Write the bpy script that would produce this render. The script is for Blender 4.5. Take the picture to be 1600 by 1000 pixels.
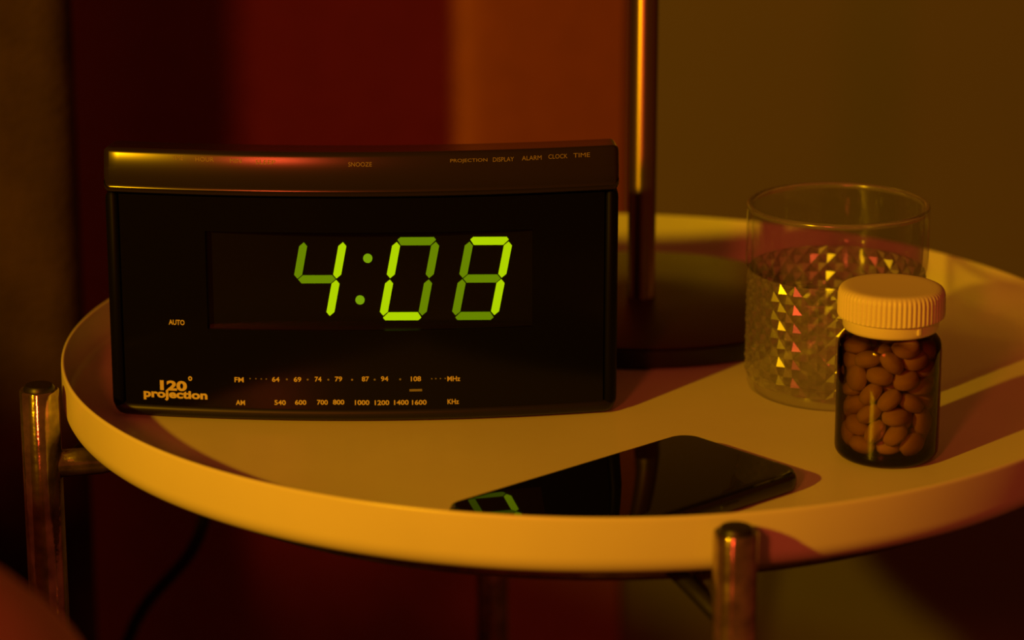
import bpy, bmesh, math, random
from mathutils import Vector, Matrix, noise

sc = bpy.context.scene
for o in list(bpy.data.objects):
    bpy.data.objects.remove(o)
C = sc.collection
PI = math.pi

# ------------------------------------------------------------------ camera
cam_d = bpy.data.cameras.new('camera')
cam = bpy.data.objects.new('camera', cam_d)
C.objects.link(cam)
cam.location = (-0.0339, -1.2131, 0.8874)
cam.rotation_euler = (PI / 2 - 0.28, 0, 0)
cam_d.sensor_width = 36.0
cam_d.lens = 4606.0 / 1600.0 * 36.0
cam_d.clip_start = 0.02
cam_d.dof.use_dof = True
cam_d.dof.focus_distance = 1.195
cam_d.dof.aperture_fstop = 6.3
sc.camera = cam

# ------------------------------------------------------------------ world and exposure
w = bpy.data.worlds.new('world')
sc.world = w
w.use_nodes = True
w.node_tree.nodes['Background'].inputs[0].default_value = (1.0, 0.13, 0.035, 1)
w.node_tree.nodes['Background'].inputs[1].default_value = 0.105
sc.view_settings.view_transform = 'Standard'
sc.view_settings.look = 'None'
sc.view_settings.exposure = 0.0
sc.view_settings.gamma = 1.0
sc.view_settings.use_curve_mapping = False
sc.cycles.sample_clamp_indirect = 3.0
sc.cycles.caustics_refractive = False
sc.cycles.transparent_max_bounces = 24

# ------------------------------------------------------------------ lights: a yellow lamp and a red lamp beside the camera
def lamp(name, loc, target, kind, color, power, size):
    d = bpy.data.lights.new(name, kind)
    d.color = color
    d.energy = power
    if kind == 'SPOT':
        d.shadow_soft_size = size
        d.spot_size = math.radians(75)
        d.spot_blend = 0.6
    else:
        d.shape = 'DISK'
        d.size = size
    o = bpy.data.objects.new(name, d)
    C.objects.link(o)
    o.location = loc
    o.rotation_euler = (Vector(target) - Vector(loc)).to_track_quat('-Z', 'Y').to_euler()
    return o
lamp('yellow_lamp_light', (-0.923, -1.20, 1.132), (0.05, 0.1, 0.5), 'SPOT', (1.0, 0.49, 0.002), 60.0, 0.022)
lamp('red_lamp_light', (-0.49, -1.80, 1.22), (-0.05, 0.1, 0.5), 'AREA', (1.0, 0.09, 0.025), 7.2, 0.16)
WALL_Y = 0.825
CURTAIN_Y = 0.755

# ------------------------------------------------------------------ materials
def mat(name, col, rough=0.5, metal=0.0, spec=0.5, emit=None, noise_scale=None, noise_amt=0.15, bump=0.0, bump_scale=None, coat=0.0, detail=4):
    m = bpy.data.materials.new(name)
    m.use_nodes = True
    nt = m.node_tree
    b = nt.nodes['Principled BSDF']
    b.inputs['Base Color'].default_value = (*col, 1)
    b.inputs['Roughness'].default_value = rough
    b.inputs['Metallic'].default_value = metal
    b.inputs['Specular IOR Level'].default_value = spec
    b.inputs['Coat Weight'].default_value = coat
    b.inputs['Coat Roughness'].default_value = 0.05
    if emit:
        b.inputs['Emission Color'].default_value = (*emit, 1)
        b.inputs['Emission Strength'].default_value = 1.0
    if noise_scale or bump:
        tc = nt.nodes.new('ShaderNodeTexCoord')
    if noise_scale:
        n = nt.nodes.new('ShaderNodeTexNoise')
        n.inputs['Scale'].default_value = noise_scale
        n.inputs['Detail'].default_value = detail
        nt.links.new(tc.outputs['Object'], n.inputs['Vector'])
        r = nt.nodes.new('ShaderNodeValToRGB')
        r.color_ramp.elements[0].position = 0.3
        r.color_ramp.elements[1].position = 0.7
        r.color_ramp.elements[0].color = (*[c * (1 - noise_amt) for c in col], 1)
        r.color_ramp.elements[1].color = (*[min(1, c * (1 + noise_amt)) for c in col], 1)
        nt.links.new(n.outputs['Fac'], r.inputs['Fac'])
        nt.links.new(r.outputs['Color'], b.inputs['Base Color'])
    if bump:
        n2 = nt.nodes.new('ShaderNodeTexNoise')
        n2.inputs['Scale'].default_value = bump_scale or 100
        n2.inputs['Detail'].default_value = 3
        nt.links.new(tc.outputs['Object'], n2.inputs['Vector'])
        bp = nt.nodes.new('ShaderNodeBump')
        bp.inputs['Strength'].default_value = bump
        bp.inputs['Distance'].default_value = 0.002
        nt.links.new(n2.outputs['Fac'], bp.inputs['Height'])
        nt.links.new(bp.outputs['Normal'], b.inputs['Normal'])
    return m

def clear_glass(name, tint, ior=1.45, refr=0.0, rough=0.0, volume=None, density=0.0, haze=0.0, gloss=None, refr_tint=(1, 1, 1)):
    """thin clear glass: what is not mirrored by Fresnel passes, part of it refracted"""
    m = bpy.data.materials.new(name)
    m.use_nodes = True
    nt = m.node_tree
    nt.nodes.remove(nt.nodes['Principled BSDF'])
    out = nt.nodes['Material Output']
    tr = nt.nodes.new('ShaderNodeBsdfTransparent')
    tr.inputs['Color'].default_value = (*tint, 1)
    gl = nt.nodes.new('ShaderNodeBsdfGlossy')
    gl.inputs['Roughness'].default_value = gloss or rough + 0.03
    lw = nt.nodes.new('ShaderNodeLayerWeight')
    lw.inputs['Blend'].default_value = 0.5
    pw = nt.nodes.new('ShaderNodeMath'); pw.operation = 'POWER'; pw.inputs[1].default_value = 5.0
    nt.links.new(lw.outputs['Facing'], pw.inputs[0])
    f0 = ((ior - 1) / (ior + 1)) ** 2
    fr = nt.nodes.new('ShaderNodeMath'); fr.operation = 'MULTIPLY_ADD'
    fr.inputs[1].default_value = 0.75 * (1 - f0); fr.inputs[2].default_value = f0
    nt.links.new(pw.outputs[0], fr.inputs[0])
    through = tr.outputs[0]
    if refr:
        rf = nt.nodes.new('ShaderNodeBsdfRefraction')
        rf.inputs['IOR'].default_value = 1.36
        rf.inputs['Roughness'].default_value = rough
        rf.inputs['Color'].default_value = (*refr_tint, 1)
        mx = nt.nodes.new('ShaderNodeMixShader')
        mx.inputs[0].default_value = refr
        nt.links.new(tr.outputs[0], mx.inputs[1])
        nt.links.new(rf.outputs[0], mx.inputs[2])
        through = mx.outputs[0]
    if haze:
        df = nt.nodes.new('ShaderNodeBsdfTranslucent')
        df2 = nt.nodes.new('ShaderNodeBsdfDiffuse')
        mh = nt.nodes.new('ShaderNodeMixShader'); mh.inputs[0].default_value = 0.65
        nt.links.new(df.outputs[0], mh.inputs[1]); nt.links.new(df2.outputs[0], mh.inputs[2])
        mg = nt.nodes.new('ShaderNodeMixShader'); mg.inputs[0].default_value = haze
        nt.links.new(through, mg.inputs[1]); nt.links.new(mh.outputs[0], mg.inputs[2])
        through = mg.outputs[0]
    m2 = nt.nodes.new('ShaderNodeMixShader')
    nt.links.new(fr.outputs[0], m2.inputs[0])
    nt.links.new(through, m2.inputs[1])
    nt.links.new(gl.outputs[0], m2.inputs[2])
    nt.links.new(m2.outputs[0], out.inputs['Surface'])
    if volume:
        va = nt.nodes.new('ShaderNodeVolumeAbsorption')
        va.inputs['Color'].default_value = (*volume, 1)
        va.inputs['Density'].default_value = density
        nt.links.new(va.outputs[0], out.inputs['Volume'])
    return m

M = {
    'wall': mat('painted_wall', (0.20, 0.19, 0.155), 0.9, spec=0.2, noise_scale=3.0, noise_amt=0.05, bump=0.15, bump_scale=180),
    'floor': mat('dark_floor', (0.07, 0.04, 0.025), 0.5, noise_scale=8, noise_amt=0.3),
    'curtain': mat('red_curtain', (0.40, 0.14, 0.07), 0.6, spec=0.3, noise_scale=60, noise_amt=0.05, bump=0.1, bump_scale=500),
    'fabric': mat('brown_fabric', (0.050, 0.033, 0.020), 0.95, spec=0.1, noise_scale=14, noise_amt=0.55, bump=0.8, bump_scale=260, detail=8),
    'fabric_frame': mat('dark_frame', (0.03, 0.02, 0.015), 0.6),
    'bedding': mat('tan_bedding', (0.75, 0.55, 0.36), 0.9, spec=0.1, noise_scale=20, noise_amt=0.08, bump=0.2, bump_scale=200),
    'white': mat('white_lacquer', (0.80, 0.78, 0.74), 0.32, spec=0.45, noise_scale=25, noise_amt=0.025),
    'chrome': mat('worn_chrome', (0.36, 0.30, 0.23), 0.10, metal=0.88, noise_scale=140, noise_amt=0.4, bump=0.10, bump_scale=120),
    'leg_cap': mat('black_plastic_cap', (0.012, 0.011, 0.01), 0.4),
    'black': mat('black_gloss_plastic', (0.010, 0.009, 0.008), 0.42, spec=0.3),
    'matte': mat('black_matte_plastic', (0.003, 0.003, 0.003), 0.5, spec=0.08),
    'top_silver': mat('dark_metallic_plastic', (0.045, 0.038, 0.033), 0.22, metal=0.6, spec=0.5),
    'face': mat('black_face_panel', (0.004, 0.004, 0.004), 0.15, spec=0.2),
    'recess': mat('display_recess', (0.005, 0.005, 0.004), 0.18, spec=0.5),
    'print': mat('pale_print', (0.62, 0.55, 0.42), 0.6, spec=0.2),
    'print_dim': mat('faded_print', (0.30, 0.25, 0.18), 0.5, spec=0.2),
    'print_cool': mat('grey_print', (0.22, 0.21, 0.20), 0.6, spec=0.2),
    'seg_hi': mat('lit_segment', (0.02, 0.03, 0.0), 0.5, emit=(0.40, 0.64, 0.0)),
    'seg_lo': mat('half_lit_segment', (0.02, 0.03, 0.0), 0.5, emit=(0.105, 0.215, 0.0)),
    'seg_dot': mat('lit_dot', (0.02, 0.03, 0.0), 0.5, emit=(0.16, 0.33, 0.002)),
    'phone_screen': mat('phone_glass', (0.003, 0.003, 0.003), 0.03, spec=0.36),
    'phone_body': mat('phone_frame', (0.008, 0.008, 0.008), 0.25, spec=0.5),
    'cap': mat('ivory_cap_plastic', (0.84, 0.79, 0.68), 0.42, spec=0.4),
    'pill': mat('pale_tablet', (0.80, 0.70, 0.56), 0.75, spec=0.2, noise_scale=300, noise_amt=0.05),
    'lamp_base': mat('dark_lamp_base', (0.045, 0.026, 0.016), 0.34, spec=0.5),
    'lamp_edge': mat('black_lamp_edge', (0.008, 0.007, 0.006), 0.5),
    'lamp_pole': mat('bronze_pole', (0.20, 0.145, 0.10), 0.30, metal=0.85),
    'cable': mat('black_cable', (0.01, 0.01, 0.01), 0.5),
    'clear': clear_glass('clear_tumbler_glass', (0.985, 0.99, 0.97), ior=1.6, rough=0.05),
    'cut': clear_glass('cut_tumbler_glass', (0.985, 0.99, 0.96), ior=1.6, refr=0.5, rough=0.0, gloss=0.19, haze=0.11),
    'rim': clear_glass('tumbler_rim_glass', (0.97, 0.98, 0.95), ior=1.7, refr=0.45, rough=0.02, gloss=0.2, haze=0.10),
    'water': clear_glass('drinking_water', (0.985, 0.99, 0.98), ior=1.33),
    'amber': clear_glass('amber_bottle_glass', (1, 1, 1), ior=1.5, volume=(0.66, 0.54, 0.20), density=1050.0),
}

# ------------------------------------------------------------------ mesh helpers
def obj(name, bm, m, parent=None, smooth=False, sharp=None):
    me = bpy.data.meshes.new(name)
    if smooth:
        for f in bm.faces:
            f.smooth = True
    bm.to_mesh(me)
    bm.free()
    for k in (m if isinstance(m, (list, tuple)) else [m]):
        me.materials.append(M[k])
    if smooth and sharp:
        me.set_sharp_from_angle(angle=math.radians(sharp))
    o = bpy.data.objects.new(name, me)
    C.objects.link(o)
    if parent:
        o.parent = parent
    return o

def thing(name, label, cat, loc=(0, 0, 0), rz=0, group=None):
    o = bpy.data.objects.new(name, None)
    o.empty_display_size = 0.02
    C.objects.link(o)
    o.location = loc
    o.rotation_euler = (0, 0, rz)
    return tag(o, label, cat, group)

def tag(o, label, cat, group=None):
    o['label'] = label
    o['category'] = cat
    if group:
        o['group'] = group
    return o

def struct(o):
    o['kind'] = 'structure'
    return o

def lathe(prof, n=96, bm=None, mat_of=None, close=False, center=(0, 0, 0)):
    bm = bm or bmesh.new()
    cx, cy, cz = center
    rings = []
    for r, z in prof:
        if r < 1e-7:
            rings.append([bm.verts.new((cx, cy, cz + z))])
        else:
            rings.append([bm.verts.new((cx + r * math.cos(2 * PI * i / n), cy + r * math.sin(2 * PI * i / n), cz + z)) for i in range(n)])
    pairs = list(zip(rings, rings[1:]))
    if close:
        pairs.append((rings[-1], rings[0]))
    for k, (a, b) in enumerate(pairs):
        for i in range(n):
            j = (i + 1) % n
            if len(a) == 1 and len(b) == 1:
                continue
            if len(a) == 1:
                f = bm.faces.new((a[0], b[j], b[i]))
            elif len(b) == 1:
                f = bm.faces.new((a[i], a[j], b[0]))
            else:
                f = bm.faces.new((a[i], a[j], b[j], b[i]))
            if mat_of:
                f.material_index = mat_of(k)
    return bm

def box(bm, lo, hi, bev=0.0, seg=2):
    vs = [bm.verts.new((x, y, z)) for x in (lo[0], hi[0]) for y in (lo[1], hi[1]) for z in (lo[2], hi[2])]
    idx = [(0, 1, 3, 2), (4, 6, 7, 5), (0, 4, 5, 1), (2, 3, 7, 6), (0, 2, 6, 4), (1, 5, 7, 3)]
    fs = [bm.faces.new([vs[i] for i in q]) for q in idx]
    if bev:
        es = list({e for f in fs for e in f.edges})
        bmesh.ops.bevel(bm, geom=es, offset=bev, segments=seg, affect='EDGES', profile=0.5)
    return bm

def tube(bm, pts, r, n=16, cap=True):
    pts = [Vector(p) for p in pts]
    rings = []
    up = Vector((0, 0, 1))
    t0 = (pts[1] - pts[0]).normalized()
    x = t0.cross(up)
    if x.length < 1e-3:
        x = t0.cross(Vector((1, 0, 0)))
    x.normalize()
    for i, p in enumerate(pts):
        t = (pts[min(i + 1, len(pts) - 1)] - pts[max(i - 1, 0)]).normalized()
        x = (x - t * x.dot(t)).normalized()
        y = t.cross(x)
        rings.append([bm.verts.new(p + r * (math.cos(2 * PI * k / n) * x + math.sin(2 * PI * k / n) * y)) for k in range(n)])
    for a, b in zip(rings, rings[1:]):
        for k in range(n):
            bm.faces.new((a[k], a[(k + 1) % n], b[(k + 1) % n], b[k]))
    if cap:
        bm.faces.new(list(reversed(rings[0])))
        bm.faces.new(rings[-1])
    return bm

def fix(bm):
    bmesh.ops.recalc_face_normals(bm, faces=bm.faces)
    return bm

def smooth_path(pts, per=8):
    P = [Vector(p) for p in pts]
    P = [P[0] * 2 - P[1]] + P + [P[-1] * 2 - P[-2]]
    out = []
    for i in range(1, len(P) - 2):
        for k in range(per):
            t = k / per
            a, b, c, d = P[i - 1:i + 3]
            out.append(0.5 * ((2 * b) + (c - a) * t + (2 * a - 5 * b + 4 * c - d) * t * t + (3 * b - a - 3 * c + d) * t ** 3))
    out.append(P[-2])
    return out

# ------------------------------------------------------------------ the room
FLOOR_Z = 0.0
bm = bmesh.new(); box(bm, (-3.0, -3.2, -0.05), (2.5, 1.05, 0.0))
struct(obj('floor', bm, 'floor'))
bm = bmesh.new(); box(bm, (-3.0, WALL_Y, 0.0), (2.5, WALL_Y + 0.1, 2.6))
struct(obj('wall_back', bm, 'wall'))

# curtain: a hanging sheet with broad shallow folds, doubled for thickness
def curtain():
    bm = bmesh.new()
    x0, x1, nx = -1.15, 0.0452, 240
    zs = [0.012, 0.3, 0.6, 0.9, 1.4, 2.1]
    def fy(x, z):
        y = 0.0
        for c, wd, a in ((-0.205, 0.035, -0.012), (-0.30, 0.05, 0.016), (-0.44, 0.05, -0.02), (-0.60, 0.06, 0.02), (-0.78, 0.06, -0.02), (-0.98, 0.06, 0.02)):
            y += a * math.exp(-((x - c) / wd) ** 2)
        t = max(0.0, x + 0.062)
        y += 0.60 * t * t / (t + 0.012)
        return y * (1.1 - 0.2 * z)
    def lay(off):
        return [[bm.verts.new((x0 + (x1 - x0) * i / nx, CURTAIN_Y + fy(x0 + (x1 - x0) * i / nx, z) + off, z)) for i in range(nx + 1)] for z in zs]
    A, B = lay(0), lay(0.004)
    for j in range(len(zs) - 1):
        for i in range(nx):
            bm.faces.new((A[j][i], A[j][i + 1], A[j + 1][i + 1], A[j + 1][i]))
            bm.faces.new((B[j][i], B[j + 1][i], B[j + 1][i + 1], B[j][i + 1]))
        bm.faces.new((A[j][0], A[j + 1][0], B[j + 1][0], B[j][0]))
        bm.faces.new((A[j][nx], B[j][nx], B[j + 1][nx], A[j + 1][nx]))
    for i in range(nx):
        bm.faces.new((A[0][i], B[0][i], B[0][i + 1], A[0][i + 1]))
        bm.faces.new((A[-1][i], A[-1][i + 1], B[-1][i + 1], B[-1][i]))
    return fix(bm)
tag(obj('curtain', curtain(), 'curtain', smooth=True, sharp=50), 'dark red hanging drape, out of focus behind the clock radio', 'curtain')

# bed at the left: headboard panel, mattress, pillow
hb = thing('headboard', 'brown fabric upholstered headboard at the left edge, behind the table', 'headboard', (-0.8265, 0.33, 0))
bm = bmesh.new(); box(bm, (-0.55, -0.012, 0.0), (0.555, 0.030, 1.0), 0.004); obj('frame', bm, 'fabric_frame', hb)
def cushion(z0, z1):
    bm = bmesh.new()
    box(bm, (-0.56, -0.030, z0), (0.5615, 0.004, z1), 0.016, 5)
    return bm
obj('padded_panel', cushion(0.12, 1.005), 'fabric', hb, True, 60)

bed = thing('bed', 'dark bed frame and mattress beside the table, left of the frame', 'bed', (-0.92, -0.68, 0))
bm = bmesh.new(); box(bm, (-0.55, -0.92, 0.0), (0.55, 0.94, 0.22), 0.01); obj('bed_base', bm, 'fabric_frame', bed)
bm = bmesh.new(); box(bm, (-0.55, -0.92, 0.221), (0.55, 0.94, 0.455), 0.035, 5); obj('mattress', bm, 'bedding', bed, True, 60)

def duvet():
    """a heap of bedding lying across the bed; the crest rises away from the table"""
    crest = [(-0.148, 0.465), (-0.151, 0.515), (-0.158, 0.552), (-0.175, 0.582), (-0.224, 0.622), (-0.26, 0.644), (-0.30, 0.658), (-0.35, 0.672), (-0.404, 0.690), (-0.46, 0.723), (-0.517, 0.754), (-0.574, 0.780), (-0.61, 0.803), (-0.66, 0.826), (-0.80, 0.85), (-1.0, 0.86), (-1.20, 0.80), (-1.36, 0.70), (-1.40, 0.50)]
    bm = bmesh.new()
    nv = 28
    rows = []
    for k, (x, zc) in enumerate([(q.x, q.z) for q in smooth_path([(a, 0, c) for a, c in crest], 5)]):
        hgt = max(0.004, zc - 0.4575)
        wd = 0.14 * min(1.0, 0.25 + 0.75 * math.sqrt(max(0.0, hgt / 0.22)))
        row = []
        for j in range(nv + 1):
            a = PI * j / nv
            y = -0.45 + 0.25 * (x + 0.175) - wd * math.cos(a)
            z = 0.4575 + hgt * math.sin(a) ** 0.9
            d = 0.010 * noise.noise(Vector((x * 7, y * 9, 1.3))) * math.sin(a) * (1 if x < -0.8 else 0.12)
            row.append(bm.verts.new((x, y, z - abs(d))))
        rows.append(row)
    for a, b_ in zip(rows, rows[1:]):
        for j in range(nv):
            bm.faces.new((a[j], a[j + 1], b_[j + 1], b_[j]))
        bm.faces.new((a[0], b_[0], b_[nv], a[nv]))
    bm.faces.new(rows[0]); bm.faces.new(list(reversed(rows[-1])))
    return fix(bm)
tag(obj('duvet', duvet(), 'bedding', smooth=True, sharp=60), 'blurred tan mound of bedding in the bottom left foreground corner', 'bedding')

# ------------------------------------------------------------------ tray table
TOP = 0.53       # rim top
TF = 0.509       # tray floor, where things stand
table = thing('tray_table', 'round white tray table with raised rim and worn chrome legs', 'table', (0, 0, 0))
def tray():
    pr = [(0, 0.5065), (0.2165, 0.5065)]
    for k in range(1, 9):
        a = -PI / 2 + PI / 2 * k / 8
        pr.append((0.2165 + 0.0085 * math.cos(a), 0.5150 + 0.0085 * math.sin(a)))
    pr += [(0.2250, 0.5285)]
    for k in range(1, 7):
        a = PI * k / 6
        pr.append((0.2242 + 0.0008 * math.cos(a), 0.5292 + 0.0008 * math.sin(a)))
    pr += [(0.2234, 0.5140)]
    for k in range(1, 7):
        a = -PI / 2 * k / 6
        pr.append((0.2184 + 0.005 * math.cos(a), 0.5140 + 0.005 * math.sin(a)))
    pr += [(0.15, TF), (0, TF)]
    return fix(lathe(pr, 256))
obj('tray', tray(), 'white', table, True, 40)
bm = bmesh.new()
ring = [(0.196 * math.cos(2 * PI * k / 96), 0.196 * math.sin(2 * PI * k / 96), 0.5008) for k in range(97)]
tube(bm, ring, 0.0055, 12, cap=False); bmesh.ops.remove_doubles(bm, verts=bm.verts, dist=1e-5)
obj('support_ring', fix(bm), 'chrome', table, True)
for a in (-78.9, -164.6, 11.2, 100.8):
    a = math.radians(a)
    lx, ly = 0.2357 * math.cos(a), 0.2357 * math.sin(a)
    bm = bmesh.new()
    lathe([(0, 0), (0.0078, 0), (0.0081, 0.0006), (0.0081, 0.5262), (0.0076, 0.5268), (0.0066, 0.5268), (0, 0.5268)], 40, bm, center=(lx, ly, 0.0005))
    leg = obj('leg', fix(bm), 'chrome', table, True, 40)
    bm = lathe([(0, 0.5240), (0.0064, 0.5240), (0.0064, 0.5274), (0.0055, 0.5286), (0, 0.5288)], 32, center=(lx, ly, 0.0005))
    obj('leg_cap', fix(bm), 'leg_cap', leg, True, 40)
    bm = bmesh.new()
    tube(bm, [(lx * 0.995, ly * 0.995, 0.4945), (lx * 0.90, ly * 0.90, 0.4945), (lx * 0.80, ly * 0.80, 0.4985)], 0.0058, 16)
    obj('support_arm', fix(bm), 'chrome', leg, True, 40)
    bm = bmesh.new()
    tx, ty = -math.sin(a), math.cos(a)
    tube(bm, [(lx * 0.985, ly * 0.985, 0.4885), (lx * 0.93 + tx * -0.008, ly * 0.93 + ty * -0.008, 0.4965), (lx * 0.84 + tx * -0.014, ly * 0.84 + ty * -0.014, 0.5010)], 0.0032, 12)
    obj('brace', fix(bm), 'leg_cap', leg, True, 40)

# ------------------------------------------------------------------ clock radio
HW = 0.105
def front(x):
    return 0.0115 * (x / HW) ** 2
clock = thing('clock_radio', 'black clock radio with glowing green 4:08 display on the white tray', 'clock', (-0.0950, -0.0524, TF), math.radians(1.0))

def sweep(profile, x0, x1, nx, closed=True, endround=0.0):
    """profile of (y, z) points swept along x over the bowed front; the ends are pulled in a little"""
    bm = bmesh.new()
    cyy = sum(p[0] for p in profile) / len(profile)
    czz = sum(p[1] for p in profile) / len(profile)
    xs = [x0 + (x1 - x0) * i / nx for i in range(nx + 1)]
    rows = []
    if endround:
        st = [(x0 + endround * (1 - math.cos(k / 4 * PI / 2)), endround * (1 - math.sin(k / 4 * PI / 2))) for k in range(0, 5)]
        mid = [(x0 + endround + (x1 - x0 - 2 * endround) * i / nx, 0.0) for i in range(1, nx)]
        en = [(x1 - (s[0] - x0), s[1]) for s in reversed(st)]
        S = st + mid + en
    else:
        S = [(x, 0.0) for x in xs]
    for x, ins in S:
        row = []
        for (y, z) in profile:
            dy, dz = y - cyy, z - czz
            sy = math.copysign(min(abs(dy), ins), dy)
            sz = math.copysign(min(abs(dz), ins), dz)
            bowed = front(x)
            row.append(bm.verts.new((x, y - sy + bowed, z - sz)))
        rows.append(row)
    n = len(profile)
    for a, b in zip(rows, rows[1:]):
        for k in range(n if closed else n - 1):
            bm.faces.new((a[k], a[(k + 1) % n], b[(k + 1) % n], b[k]))
    if closed:
        bm.faces.new(rows[0]); bm.faces.new(list(reversed(rows[-1])))
    return fix(bm)

# lower housing: a back shell, a bottom lip and two side cheeks around the face
def dedupe(p):
    o = []
    for q in p:
        if not o or math.hypot(q[0] - o[-1][0], q[1] - o[-1][1]) > 1.5e-4:
            o.append(q)
    return o
lower = [(0.058, 0.0012), (0.0045, 0.0012)]
for k in range(1, 9):
    a = PI * 0.8 * k / 8
    lower.append((0.0020 - 0.0030 * math.sin(a), 0.0040 - 0.0028 * math.cos(a)))
lower += [(0.0018, 0.0068), (0.0098, 0.0069), (0.0098, 0.0966), (0.056, 0.0966), (0.060, 0.092), (0.060, 0.003)]
obj('housing', sweep(dedupe(lower), -HW, HW, 48, endround=0.0048), 'black', clock, True, 35)
for s in (-1, 1):
    xa, xb = sorted((s * 0.0993, s * HW))
    cheek = [(0.0105, 0.0035), (0.0020, 0.0035), (0.0, 0.0045), (-0.0008, 0.0060), (-0.0008, 0.0950), (0.0, 0.0962), (0.0105, 0.0962)]
    obj('side_cheek', sweep(cheek, xa, xb, 4, endround=0.0027), 'matte', clock, True, 35)
# rounded top with a bright lip
NOSE = []                      # (y, z): a gently leaning front that turns over tightly at the top
py, pz = -0.0016, 0.0988
for k in range(23):
    NOSE.append((py, pz))
    th = math.radians(1.0 + 18.0 * (k / 22.0) ** 1.3)          # how far the surface leans back here
    ds = 0.0146 / 22
    py += ds * math.sin(th); pz += ds * math.cos(th)
def nose_y(z):
    for (y0, z0), (y1, z1) in zip(NOSE, NOSE[1:]):
        if z <= z1:
            return y0 + (y1 - y0) * (z - z0) / (z1 - z0)
    return NOSE[-1][0]
top = [(0.056, 0.0968), (0.0012, 0.0968), (-0.0026, 0.0970), (-0.0034, 0.0976), (-0.0034, 0.0983), (-0.0026, 0.0988), (-0.0018, 0.0989)] + NOSE[1:]
y0, z0 = NOSE[-1]
for k in range(1, 9):
    th = math.radians(19 + (97 - 19) * k / 8)
    y0 += 0.0004 * math.sin(th); z0 += 0.0004 * math.cos(th)
    top.append((y0, z0))
top += [(0.030, z0 - 0.0034), (0.048, z0 - 0.0080), (0.056, z0 - 0.013)]
obj('top_cover', sweep(dedupe(top), -HW, HW, 48, endround=0.0025), 'top_silver', clock, True, 35)

# face panel with the display opening left out
WX0, WX1, WZ0, WZ1 = -0.0640, 0.0695, 0.0400, 0.0815
def face_panel():
    bm = bmesh.new()
    fx0, fx1, fz0, fz1 = -0.0992, 0.0992, 0.0062, 0.0958
    xs = sorted(set([fx0 + (fx1 - fx0) * i / 44 for i in range(45)] + [WX0, WX1]))
    zs = [fz0, WZ0, WZ1, fz1]
    V = {}
    def v(i, j, d):
        if (i, j, d) not in V:
            V[(i, j, d)] = bm.verts.new((xs[i], front(xs[i]) + (0.0 if d == 0 else 0.0012), zs[j]))
        return V[(i, j, d)]
    hole = lambda i, j: j == 1 and xs[i] >= WX0 - 1e-9 and xs[i + 1] <= WX1 + 1e-9
    for i in range(len(xs) - 1):
        for j in range(3):
            if hole(i, j):
                continue
            bm.faces.new((v(i, j, 0), v(i + 1, j, 0), v(i + 1, j + 1, 0), v(i, j + 1, 0)))
    edges = [e for e in bm.edges if len(e.link_faces) == 1]
    r = bmesh.ops.extrude_edge_only(bm, edges=edges)
    for q in r['geom']:
        if isinstance(q, bmesh.types.BMVert):
            q.co.y += 0.0012
    return bm
obj('face_panel', face_panel(), 'face', clock, True, 40)
DY = 0.0078      # the display plane behind the bowed face
bm = bmesh.new()
vb = [bm.verts.new(c) for c in ((WX0, DY, WZ0), (WX1, DY, WZ0), (WX1, DY, WZ1), (WX0, DY, WZ1))]
bm.faces.new(vb)
n = 24
for z in (WZ0, WZ1):
    prev = None
    for i in range(n + 1):
        x = WX0 + (WX1 - WX0) * i / n
        cur = (bm.verts.new((x, front(x) + 0.0006, z)), bm.verts.new((x, DY, z)))
        if prev:
            bm.faces.new((prev[0], cur[0], cur[1], prev[1]))
        prev = cur
for x in (WX0, WX1):
    bm.faces.new([bm.verts.new(c) for c in ((x, front(x) + 0.0006, WZ0), (x, DY, WZ0), (x, DY, WZ1), (x, front(x) + 0.0006, WZ1))])
obj('display_recess', bm, 'recess', clock)

# seven-segment digits: a top, b upper right, c lower right, d bottom, e lower left, f upper left, g middle
SL = 0.19
DW, DH, TH = 0.0160, 0.0319, 0.0033     # digit centre-line width, height, bar thickness
def segment(kind):
    hw, hh = DW / 2, DH / 2
    g = 0.00035
    t = TH / 2
    def hbar(z):
        return [(-hw + g, z), (-hw + g + t, z + t), (hw - g - t, z + t), (hw - g, z), (hw - g - t, z - t), (-hw + g + t, z - t)]
    def vbar(x, z0, z1):
        return [(x, z0 + g), (x + t, z0 + g + t), (x + t, z1 - g - t), (x, z1 - g), (x - t, z1 - g - t), (x - t, z0 + g + t)]
    P = {'a': [(-hw + g - 0.0002, hh + 0.0006), (-hw + g + 0.0008, hh + t), (hw - g - 0.0008, hh + t), (hw - g + 0.0002, hh + 0.0006), (hw - g - t, hh - t), (-hw + g + t, hh - t)],
         'd': [(-hw + g - 0.0002, -hh - 0.0006), (-hw + g + t, -hh + t), (hw - g - t, -hh + t), (hw - g + 0.0002, -hh - 0.0006), (hw - g - 0.0008, -hh - t), (-hw + g + 0.0008, -hh - t)],
         'g': hbar(0), 'b': vbar(hw, 0, hh), 'c': vbar(hw, -hh, 0), 'e': vbar(-hw, -hh, 0), 'f': vbar(-hw, 0, hh)}[kind]
    bm = bmesh.new()
    A = [bm.verts.new((x + SL * z, 0.0, z)) for x, z in P]
    B = [bm.verts.new((x + SL * z, 0.0006, z)) for x, z in P]
    bm.faces.new(A)
    bm.faces.new(list(reversed(B)))
    for i in range(len(P)):
        j = (i + 1) % len(P)
        bm.faces.new((A[i], B[i], B[j], A[j]))
    return fix(bm)
def digit(x, z, segs, label):
    d = bpy.data.objects.new('digit', None)
    C.objects.link(d)
    d.empty_display_size = 0.01
    d.parent = clock
    d.location = (x, DY - 0.0007, z)
    d['label'] = label
    for k, hi in segs:
        obj('segment', segment(k), 'seg_hi' if hi else 'seg_lo', d)
Z0 = 0.0600
digit(-0.0189, Z0, [('f', 0), ('g', 0), ('b', 1), ('c', 1)], 'green lit numeral 4')
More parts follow.
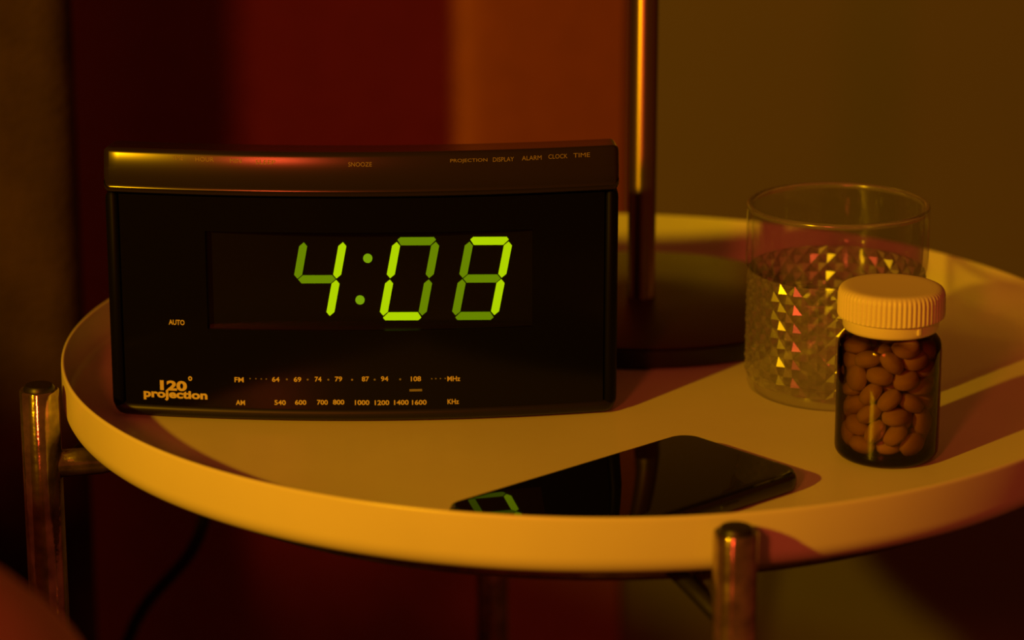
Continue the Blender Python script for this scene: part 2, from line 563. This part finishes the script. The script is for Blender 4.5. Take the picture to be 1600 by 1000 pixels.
digit(0.0191, Z0, [('a', 0), ('b', 0), ('c', 0), ('d', 1), ('e', 1), ('f', 1)], 'green lit numeral 0')
digit(0.0489, Z0, [('a', 1), ('b', 1), ('c', 1), ('d', 0), ('e', 0), ('f', 0), ('g', 0)], 'green lit numeral 8')
for x, z in ((0.0021, 0.0688), (-0.0013, 0.0511)):
    bm = bmesh.new()
    r = 0.0019
    c = [bm.verts.new((x + r * math.cos(2 * PI * k / 24), DY - 0.0007, z + r * math.sin(2 * PI * k / 24))) for k in range(24)]
    f = bm.faces.new(list(reversed(c)))
    bmesh.ops.extrude_face_region(bm, geom=[f])
    for v in c:
        v.co.y += 0.0006
    obj('colon_dot', fix(bm), 'seg_dot', clock)

# printed lettering, each word laid on the bowed face
def text_mesh(s, bold=0.0):
    cu = bpy.data.curves.new('t', 'FONT')
    cu.body = s
    cu.size = 1.0
    cu.offset = bold
    cu.resolution_u = 4
    cu.fill_mode = 'FRONT'
    o = bpy.data.objects.new('t', cu)
    C.objects.link(o)
    bpy.context.view_layer.update()
    me = bpy.data.meshes.new_from_object(o.evaluated_get(bpy.context.evaluated_depsgraph_get()))
    bpy.data.objects.remove(o)
    bpy.data.curves.remove(cu)
    return me
def lettering(s, x, z, width, height, m='print', on='face', bold=0.0, ref=None, name='lettering'):
    me = text_mesh(s, bold)
    bm = bmesh.new(); bm.from_mesh(me); bpy.data.meshes.remove(me)
    xs = [v.co.x for v in bm.verts]; ys = [v.co.y for v in bm.verts]
    cx = (min(xs) + max(xs)) / 2; cyy = (min(ys) + max(ys)) / 2
    sx = width / (max(xs) - min(xs)); sy = height / (max(ys) - min(ys))
    bmesh.ops.triangulate(bm, faces=bm.faces)
    for v in bm.verts:
        X = x + (v.co.x - cx) * sx
        Zz = z + (v.co.y - cyy) * sy
        yy = front(X) + (0.0 if on == 'face' else nose_y(Zz)) - 0.00018
        v.co = (X, yy, Zz)
    o = obj(name, bm, m, clock)
    return o
HT = 0.00215
lettering('AUTO', -0.0768, 0.0423, 0.0066, 0.0022, bold=0.02)
lettering('120', -0.0790, 0.0149, 0.0113, 0.0044, bold=0.045)
lettering('o', -0.0719, 0.0183, 0.0017, 0.0020, bold=0.03)
lettering('projection', -0.0783, 0.0106, 0.0268, 0.0046, bold=0.04)
for s, x, z, wd in (('FM', -0.0515, 0.0185, 0.0038), ('64', -0.0363, 0.0190, 0.0031), ('69', -0.0273, 0.0191, 0.0031), ('74', -0.0188, 0.0193, 0.0028),
                    ('79', -0.0104, 0.0194, 0.0030), ('87', 0.0007, 0.0194, 0.0030), ('94', 0.0086, 0.0194, 0.0030), ('108', 0.0215, 0.0192, 0.0042), ('MHz', 0.0371, 0.0189, 0.0053),
                    ('AM', -0.0512, 0.0086, 0.0038), ('540', -0.0347, 0.0090, 0.0047), ('600', -0.0262, 0.0092, 0.0047), ('700', -0.0172, 0.0093, 0.0045), ('800', -0.0105, 0.0094, 0.0047),
                    ('1000', -0.0008, 0.0092, 0.0060), ('1200', 0.0074, 0.0091, 0.0060), ('1400', 0.0154, 0.0091, 0.0060), ('1600', 0.0228, 0.0090, 0.0060), ('KHz', 0.0368, 0.0090, 0.0047)):
    lettering(s, x, z, wd, HT, bold=0.02)
for x in (-0.0469, -0.0445, -0.0423, -0.0402, -0.0317, -0.0231, -0.0146, -0.0048, 0.0045, 0.0150, 0.0280, 0.0297, 0.0316, 0.0336):
    big = -0.035 < x < 0.02
    bm = bmesh.new()
    r = 0.00042 if big else 0.0003
    bm.faces.new([bm.verts.new((x + r * math.cos(-2 * PI * k / 12), front(x) - 0.00018, 0.0191 + r * math.sin(-2 * PI * k / 12))) for k in range(12)])
    obj('scale_dot', bm, 'print_cool' if not x == -0.0048 else 'print_dim', clock)
bm = bmesh.new()
bm.faces.new([bm.verts.new((x, front(x) - 0.0002, z)) for x, z in ((0.0188, 0.0138), (0.0240, 0.0138), (0.0240, 0.0148), (0.0188, 0.0148))])
obj('tuning_pointer', bm, 'print_cool', clock)
for s, x, z, wd in (('TIME', -0.0742, 0.1100, 0.0045), ('HOUR', -0.0631, 0.1097, 0.0075), ('MIN', -0.0505, 0.1094, 0.0046), ('SLEEP', -0.0384, 0.1091, 0.0080), ('SNOOZE', -0.0002, 0.1084, 0.0095),
                    ('PROJECTION', 0.0437, 0.1092, 0.0150), ('DISPLAY', 0.0577, 0.1094, 0.0085), ('ALARM', 0.0692, 0.1096, 0.0080), ('CLOCK', 0.0799, 0.1098, 0.0078), ('TIME', 0.0896, 0.1099, 0.0068)):
    lettering(s, x, z + 0.0017, wd, 0.0017, m='print_dim', on='nose', bold=0.0)
for x in (-0.08, 0.08):
    for y in (0.012, 0.048):
        bm = lathe([(0, 0.0001), (0.006, 0.0001), (0.0065, 0.0004), (0.0065, 0.0016), (0, 0.0016)], 20, center=(x, y + front(x), 0.0))
        obj('foot', fix(bm), 'cable', clock, True, 40)
bm = bmesh.new()
R = Matrix.Rotation(-math.radians(1.0), 3, 'Z')
def tocl(p):
    return R @ (Vector(p) - Vector((-0.0950, -0.0524, TF)))
tube(bm, [tocl(p) for p in smooth_path([(-0.135, 0.012, 0.530), (-0.140, 0.06, 0.518), (-0.150, 0.12, 0.522), (-0.160, 0.162, 0.5345), (-0.172, 0.182, 0.510), (-0.181, 0.19, 0.440), (-0.1937, 0.20, 0.366), (-0.2386, 0.25, 0.289), (-0.262, 0.262, 0.16), (-0.275, 0.25, 0.025), (-0.285, 0.19, 0.005)], 8)], 0.0032, 10)
obj('power_cord', fix(bm), 'cable', clock, True, 40)

# ------------------------------------------------------------------ table lamp behind the clock
lp = thing('table_lamp', 'dark lamp with round disc base and slim bronze pole behind the glass', 'lamp', (0.026, 0.1065, TF + 0.0002))
bm = lathe([(0, 0.0008), (0.083, 0.0008), (0.0845, 0.0016), (0.0845, 0.0082), (0.0838, 0.0090), (0.0, 0.0090)], 128); obj('base_edge', fix(bm), 'lamp_edge', lp, True, 40)
bm = lathe([(0, 0.0091), (0.0832, 0.0091), (0.0836, 0.0095), (0.0828, 0.0100), (0.020, 0.0106), (0, 0.0106)], 128); obj('base_plate', fix(bm), 'lamp_base', lp, True, 40)
bm = lathe([(0, 0.0105), (0.0066, 0.0105), (0.0064, 0.0110), (0.0064, 0.46), (0.0058, 0.461), (0, 0.461)], 48); obj('pole', fix(bm), 'lamp_pole', lp, True, 40)
for k in range(3):
    a = 2 * PI * k / 3 + 0.4
    bm = lathe([(0, 0), (0.006, 0), (0.006, 0.0009), (0, 0.0009)], 16, center=(0.06 * math.cos(a), 0.06 * math.sin(a), 0)); obj('foot_pad', fix(bm), 'cable', lp)

# ------------------------------------------------------------------ mobile phone
def rounded(lx, ly, r, n=10):
    pts = []
    for cx, cy, a0 in ((lx - r, ly - r, 0), (-lx + r, ly - r, 90), (-lx + r, -ly + r, 180), (lx - r, -ly + r, 270)):
        for k in range(n + 1):
            a = math.radians(a0 + 90 * k / n)
            pts.append((cx + r * math.cos(a), cy + r * math.sin(a)))
    return pts
def slab(lx, ly, r, zs):
    bm = bmesh.new()
    rows = []
    for z, ins in zs:
        rows.append([bm.verts.new((x, y, z)) for x, y in rounded(lx - ins, ly - ins, r - ins)])
    n = len(rows[0])
    for a, b in zip(rows, rows[1:]):
        for i in range(n):
            bm.faces.new((a[i], a[(i + 1) % n], b[(i + 1) % n], b[i]))
    bm.faces.new(list(reversed(rows[0]))); bm.faces.new(rows[-1])
    return fix(bm)
phone = thing('mobile_phone', 'black smartphone lying face up on the tray in front of the clock', 'phone', (0.0092, -0.1545, TF), math.atan2(0.0834, 0.0916))
PL, PW = 0.0660, 0.0330
obj('phone_body', slab(PL, PW, 0.0095, [(0.0002, 0.0022), (0.0008, 0.0009), (0.0018, 0.0002), (0.0035, 0.0), (0.0056, 0.0002), (0.0068, 0.0009), (0.0074, 0.0020)]), 'phone_body', phone, True, 50)
obj('screen', slab(PL - 0.0012, PW - 0.0012, 0.0083, [(0.0072, 0.0), (0.0076, 0.0001), (0.0079, 0.0006), (0.00805, 0.0016)]), 'phone_screen', phone, True, 30)
bm = bmesh.new(); box(bm, (0.018, -PW - 0.0004, 0.0028), (0.028, -PW + 0.001, 0.0046), 0.0003); obj('side_button', bm, 'phone_body', phone)

# ------------------------------------------------------------------ drinking glass with cut diamonds, and the water in it
GX, GY, GR, GH = 0.1040, -0.0032, 0.0386, 0.0820
PAT0, PAT1 = 0.006, 0.0535
def tumbler():
    bm = bmesh.new()
    n = 128
    nd, rows, depth = 32, 12, 0.00155           # cut diamonds around, half-rows up, depth of the cuts
    rg = random.Random(7)
    def pt(r, u, z):
        a = 2 * PI * u
        return bm.verts.new((GX + r * math.cos(a), GY + r * math.sin(a), TF + 0.0002 + z))
    def strip(prof, kind):
        rings = [[pt(0, 0, z)] if r == 0 else [pt(r, i / n, z) for i in range(n)] for r, z in prof]
        for k, (a, c) in enumerate(zip(rings, rings[1:])):
            for i in range(n):
                q = (i + 1) % n
                if len(a) == 1:
                    f = bm.faces.new((a[0], c[q], c[i]))
                elif len(c) == 1:
                    f = bm.faces.new((a[i], a[q], c[0]))
                else:
                    f = bm.faces.new((a[i], a[q], c[q], c[i]))
                f.smooth = True
                f.material_index = kind(prof[k][1], prof[k + 1][1])
    RG = GR - depth
    strip([(0.0, 0.0), (0.0300, 0.0), (0.0345, 0.0003), (0.0362, 0.0014), (0.0370, 0.0035), (RG, PAT0)], lambda a, c: 0)
    strip([(RG, PAT1), (GR - 0.0002, 0.0550), (GR, 0.0565), (GR, 0.0640), (GR, 0.0720), (GR, 0.0795), (GR + 0.0001, 0.0803), (GR - 0.0001, 0.0812), (GR - 0.0006, 0.0818), (GR - 0.0012, GH),
           (GR - 0.0018, 0.0818), (GR - 0.0023, 0.0812), (GR - 0.0025, 0.0803), (GR - 0.0023, 0.0795), (GR - 0.0023, 0.070), (GR - 0.0024, 0.055), (GR - 0.0028, 0.030), (GR - 0.0032, 0.012),
           (GR - 0.0050, 0.0085), (GR - 0.010, 0.0075), (0.0, 0.0075)], lambda a, c: 2 if a > 0.079 and c > 0.079 else 0)
    zr = lambda t: PAT0 + (PAT1 - PAT0) * t / rows
    N = [[pt(RG, (i + (j % 2) / 2) / nd, zr(j)) for i in range(nd)] for j in range(rows + 1)]
    for j in range(rows + 1):
        for i in range(nd):
            le, ri = N[j][i], N[j][(i + 1) % nd]
            k = i if j % 2 == 0 else (i + 1) % nd
            up = N[j + 1][k] if j < rows else None
            dn = N[j - 1][k] if j > 0 else None
            tz = j + (0.34 if dn is None else -0.34 if up is None else 0)
            ap = pt(GR - (0.0002 if up and dn else 0.0007) * rg.uniform(0.6, 1.6), (i + (j % 2) / 2 + 0.5 + rg.uniform(-0.03, 0.03)) / nd, zr(tz + rg.uniform(-0.05, 0.05)))
            ring = [q for q in (le, dn, ri, up) if q]
            for p, q in zip(ring, ring[1:] + ring[:1]):
                f = bm.faces.new((p, q, ap))
                f.material_index = 1
    return bm
g = obj('drinking_glass', tumbler(), ['clear', 'cut', 'rim'])
tag(g, 'clear tumbler with cut diamond pattern standing behind the pill bottle', 'glass')
def water():
    pr = [(0.0, 0.0078), (GR - 0.0101, 0.0078), (GR - 0.0053, 0.0088), (GR - 0.0033, 0.0123), (GR - 0.0029, 0.030), (GR - 0.0026, 0.0540), (GR - 0.0025, 0.0548), (GR - 0.0034, 0.0542), (GR - 0.006, 0.0540), (0.0, 0.0540)]
    return fix(lathe(pr, 128, center=(GX, GY, TF)))
wo = obj('water', water(), 'water', smooth=True, sharp=50)
tag(wo, 'clear water filling the cut glass tumbler', 'water')

# ------------------------------------------------------------------ pill bottle
BX, BYY, BR = 0.1158, -0.0935, 0.0207
pb = thing('pill_bottle', 'small amber pill bottle with ribbed ivory screw cap', 'bottle', (BX, BYY, TF + 0.0002))
def bottle():
    o = [(0.0, 0.0012), (0.012, 0.0010), (0.0155, 0.0)]
    for k in range(1, 8):
        a = -PI / 2 + PI / 2 * k / 7
        o.append((0.0160 + 0.0047 * math.cos(a), 0.0047 + 0.0047 * math.sin(a)))
    o += [(BR, 0.030), (BR, 0.0455)]
    for k in range(1, 8):
        a = PI / 2 * k / 7
        o.append((0.0157 + 0.0050 * math.cos(a), 0.0455 + 0.0060 * math.sin(a)))
    o += [(0.0145, 0.0520), (0.0142, 0.0640), (0.0128, 0.0640), (0.0128, 0.0520), (0.0140, 0.0500)]
    for k in range(6, -1, -1):
        a = PI / 2 * k / 7
        o.append((0.0150 + 0.0040 * math.cos(a), 0.0452 + 0.0046 * math.sin(a)))
    o += [(0.0190, 0.030), (0.0190, 0.0085), (0.0186, 0.0062), (0.0174, 0.0042), (0.0155, 0.0031), (0.012, 0.0026), (0.0, 0.0026)]
    return fix(lathe(o, 96))
obj('bottle_body', bottle(), 'amber', pb, True, 60)
def cap():
    n = 66 * 6
    prof = [(0.0, 0.0702, 0), (0.0150, 0.0703, 0), (0.0175, 0.0704, 0), (0.0190, 0.0702, 0), (0.0202, 0.0696, 0.3), (0.0209, 0.0685, 0.8), (0.0212, 0.0670, 1), (0.0213, 0.0612, 1), (0.0213, 0.0593, 1), (0.0211, 0.0588, 0.2), (0.0205, 0.0585, 0), (0.0170, 0.0586, 0), (0.0170, 0.0640, 0), (0.0, 0.0642, 0)]
    bm = bmesh.new()
    rings = []
    for r, z, rib in prof:
        if r == 0:
            rings.append([bm.verts.new((0, 0, z))]); continue
        rg = []
        for i in range(n):
            ph = (i % 6) / 6.0
            groove = 0.5 - 0.5 * math.cos(2 * PI * ph)
            rr = r - rib * 0.00055 * groove
            rg.append(bm.verts.new((rr * math.cos(2 * PI * i / n), rr * math.sin(2 * PI * i / n), z)))
        rings.append(rg)
    for a, b in zip(rings, rings[1:]):
        for i in range(n):
            j = (i + 1) % n
            if len(a) == 1:
                bm.faces.new((a[0], b[j], b[i]))
            elif len(b) == 1:
                bm.faces.new((a[i], a[j], b[0]))
            else:
                bm.faces.new((a[i], a[j], b[j], b[i]))
    return fix(bm)
co = obj('cap', cap(), 'cap', pb, True, 55)
co['label'] = 'ribbed ivory plastic screw cap'
bm = lathe([(0.0150, 0.0532), (0.0178, 0.0530), (0.0185, 0.0534), (0.0189, 0.0545), (0.0191, 0.0583), (0.0150, 0.0584)], 96, close=True)
tr = obj('tamper_ring', fix(bm), 'cap', pb, True, 50)
bm = bmesh.new(); box(bm, (-0.0008, -0.0006, 0.0548), (0.0008, 0.0006, 0.0580), 0.0003)
a = math.radians(-62)
bmesh.ops.rotate(bm, cent=(0, 0, 0), matrix=Matrix.Rotation(a + PI / 2, 3, 'Z'), verts=bm.verts)
bmesh.ops.translate(bm, vec=(0.0192 * math.cos(a), 0.0192 * math.sin(a), 0), verts=bm.verts)
obj('tamper_tab', bm, 'cap', tr)

PILLS = [
    (0.00997, -0.0031, 0.0052, 0.89, 2.48, -0.27), (-0.00886, 0.01117, 0.00546, -1.04, -2.74, 0.5), (-0.0106, -0.00696, 0.00395, -0.13, 0.37, -0.04), (0.00867, -0.0113, 0.00545, 1.08, -0.13, -2.5),
    (-0.00551, 0.00231, 0.00359, -0.09, 0.02, 2.13), (0.01306, 0.00566, 0.00544, 1.06, -0.16, -1.02), (0.00011, -0.00669, 0.00357, -0.12, -0.06, 1.86), (0.00496, 0.01239, 0.00446, -0.64, 0.09, 2.72),
    (-0.01447, 0.00236, 0.00609, -3.1, 1.36, -0.12), (0.00354, 0.004, 0.00547, -1.67, -0.22, -0.75), (-0.0062, -0.01142, 0.01084, 0.92, 0.45, -2.35), (0.00168, -0.01285, 0.00993, -2.48, 0.19, -1.82),
    (-0.002, -0.00182, 0.00975, 2.99, 0.12, -0.23), (0.01289, -0.00729, 0.0139, -1.7, 0.47, 1.0), (-0.00721, 0.00528, 0.01164, 1.86, 0.66, 1.16), (-0.01216, -0.00417, 0.01151, -0.11, -0.4, 2.57),
    (-0.00123, 0.01434, 0.01138, 0.36, 1.26, 2.29), (0.00571, -0.00456, 0.01452, 1.75, 0.61, 1.87), (0.00135, -0.01296, 0.01744, 3.08, -0.08, 0.86), (0.01091, 0.0014, 0.01273, -1.51, -0.19, 2.74),
    (-0.01306, 0.00696, 0.01615, 1.4, -0.71, -1.95), (0.01423, 0.00251, 0.02851, 1.86, -0.15, -1.2), (-0.00855, -0.00975, 0.01774, -0.64, 0.21, 1.12), (-0.0127, -0.00281, 0.01947, -0.54, -0.28, -0.19),
    (0.00499, 0.0139, 0.01992, -1.47, -0.27, 2.82), (0.00774, -0.01035, 0.02233, -0.36, 0.36, -0.3), (0.00202, 0.00575, 0.01473, -0.71, 0.05, 2.09), (0.00779, 0.01034, 0.01164, -0.36, -3.12, -0.69),
    (-0.00112, -0.01295, 0.02444, -0.14, 0.68, 2.84), (0.01154, 0.00714, 0.0196, -1.9, 1.34, -0.56), (-0.00406, 0.00284, 0.02164, 1.18, -0.25, -2.26), (-0.00817, -0.00972, 0.02607, 2.36, 0.25, 1.45),
    (-0.00061, -0.00283, 0.01827, 0.99, -0.17, -1.8), (0.01289, -0.00168, 0.02133, -0.5, -0.18, -1.43), (0.00508, 0.00405, 0.02382, -0.7, 0.83, 2.63), (-0.00462, 0.01209, 0.01934, -0.72, 2.89, -0.4),
    (0.00087, -0.00387, 0.02721, 0.17, -2.65, 1.29), (-0.0083, 0.00995, 0.02512, -0.13, -2.18, -2.19), (-0.01278, 0.00172, 0.02501, 0.36, -3.1, 0.53), (0.00906, 0.01119, 0.02909, 1.22, -0.49, -0.27),
    (-0.01073, 0.00736, 0.03152, -0.07, 2.67, 0.81), (0.00512, -0.01185, 0.03235, -0.28, 0.29, 3.1), (0.00871, -0.00959, 0.03993, -0.37, 0.09, 2.76), (0.01228, -0.00435, 0.03505, -0.07, -3.1, -0.8),
    (-0.01345, -0.00616, 0.03152, -1.12, 1.87, -0.7), (0.01107, -0.00682, 0.02826, -0.03, 0.03, -2.89), (-0.00581, -0.0019, 0.03198, -0.41, 2.44, -1.77), (0.00039, 0.00611, 0.02991, 0.12, 0.29, -2.54),
    (0.00589, 0.00048, 0.04113, 2.67, -0.34, -1.38), (-0.00526, -0.01191, 0.03397, -0.12, 0.09, -1.25), (0.01205, 0.006, 0.03693, 0.33, 2.43, 0.55), (-0.00083, 0.01477, 0.02885, 1.7, -0.38, -0.02),
    (-0.00075, -0.01295, 0.03974, 0.62, 0.37, 1.04), (-0.01267, 0.00294, 0.03667, -0.46, -2.95, -0.63), (-0.00975, -0.00852, 0.03993, 2.92, 0.08, 1.0), (-0.01293, -0.00037, 0.0433, 0.1, -0.11, -1.36),
    (0.01428, -0.00186, 0.0431, -2.67, 1.08, 0.43), (0.00223, 0.0079, 0.04483, 2.95, 0.29, 1.47), (0.00524, 0.01093, 0.0374, -0.3, 2.21, -0.74), (0.00284, -0.00187, 0.03483, 2.36, 0.17, -1.5),
    (-0.00903, 0.00922, 0.04159, 1.93, -0.19, -0.61), (-0.00275, 0.00459, 0.03737, 0.49, -2.06, 1.98), (-0.0022, 0.01463, 0.03942, 1.45, 2.81, 0.13), (0.00494, -0.01194, 0.04568, -0.4, -3.02, -0.56)
]
def pill_mesh():
    half = [(0, 0.0034), (0.0012, 0.0033), (0.0023, 0.0031), (0.0034, 0.0027), (0.0042, 0.0022), (0.0048, 0.0017), (0.0052, 0.0011)]
    pr = [(r, -z) for r, z in half] + list(reversed(half))
    return fix(lathe(pr, 24))
p0 = obj('pill', pill_mesh(), 'pill', smooth=True, sharp=35)
tag(p0, 'round pale tablet heaped with others inside the amber bottle', 'pill', 'tablets in the amber bottle')
for k, (x, y, z, ex, ey, ez) in enumerate(PILLS):
    q = p0 if k == 0 else p0.copy()
    if k:
        C.objects.link(q)
    q.location = (BX + x, BYY + y, TF + 0.0002 + 0.0027 + z)
    q.rotation_euler = (ex, ey, ez)
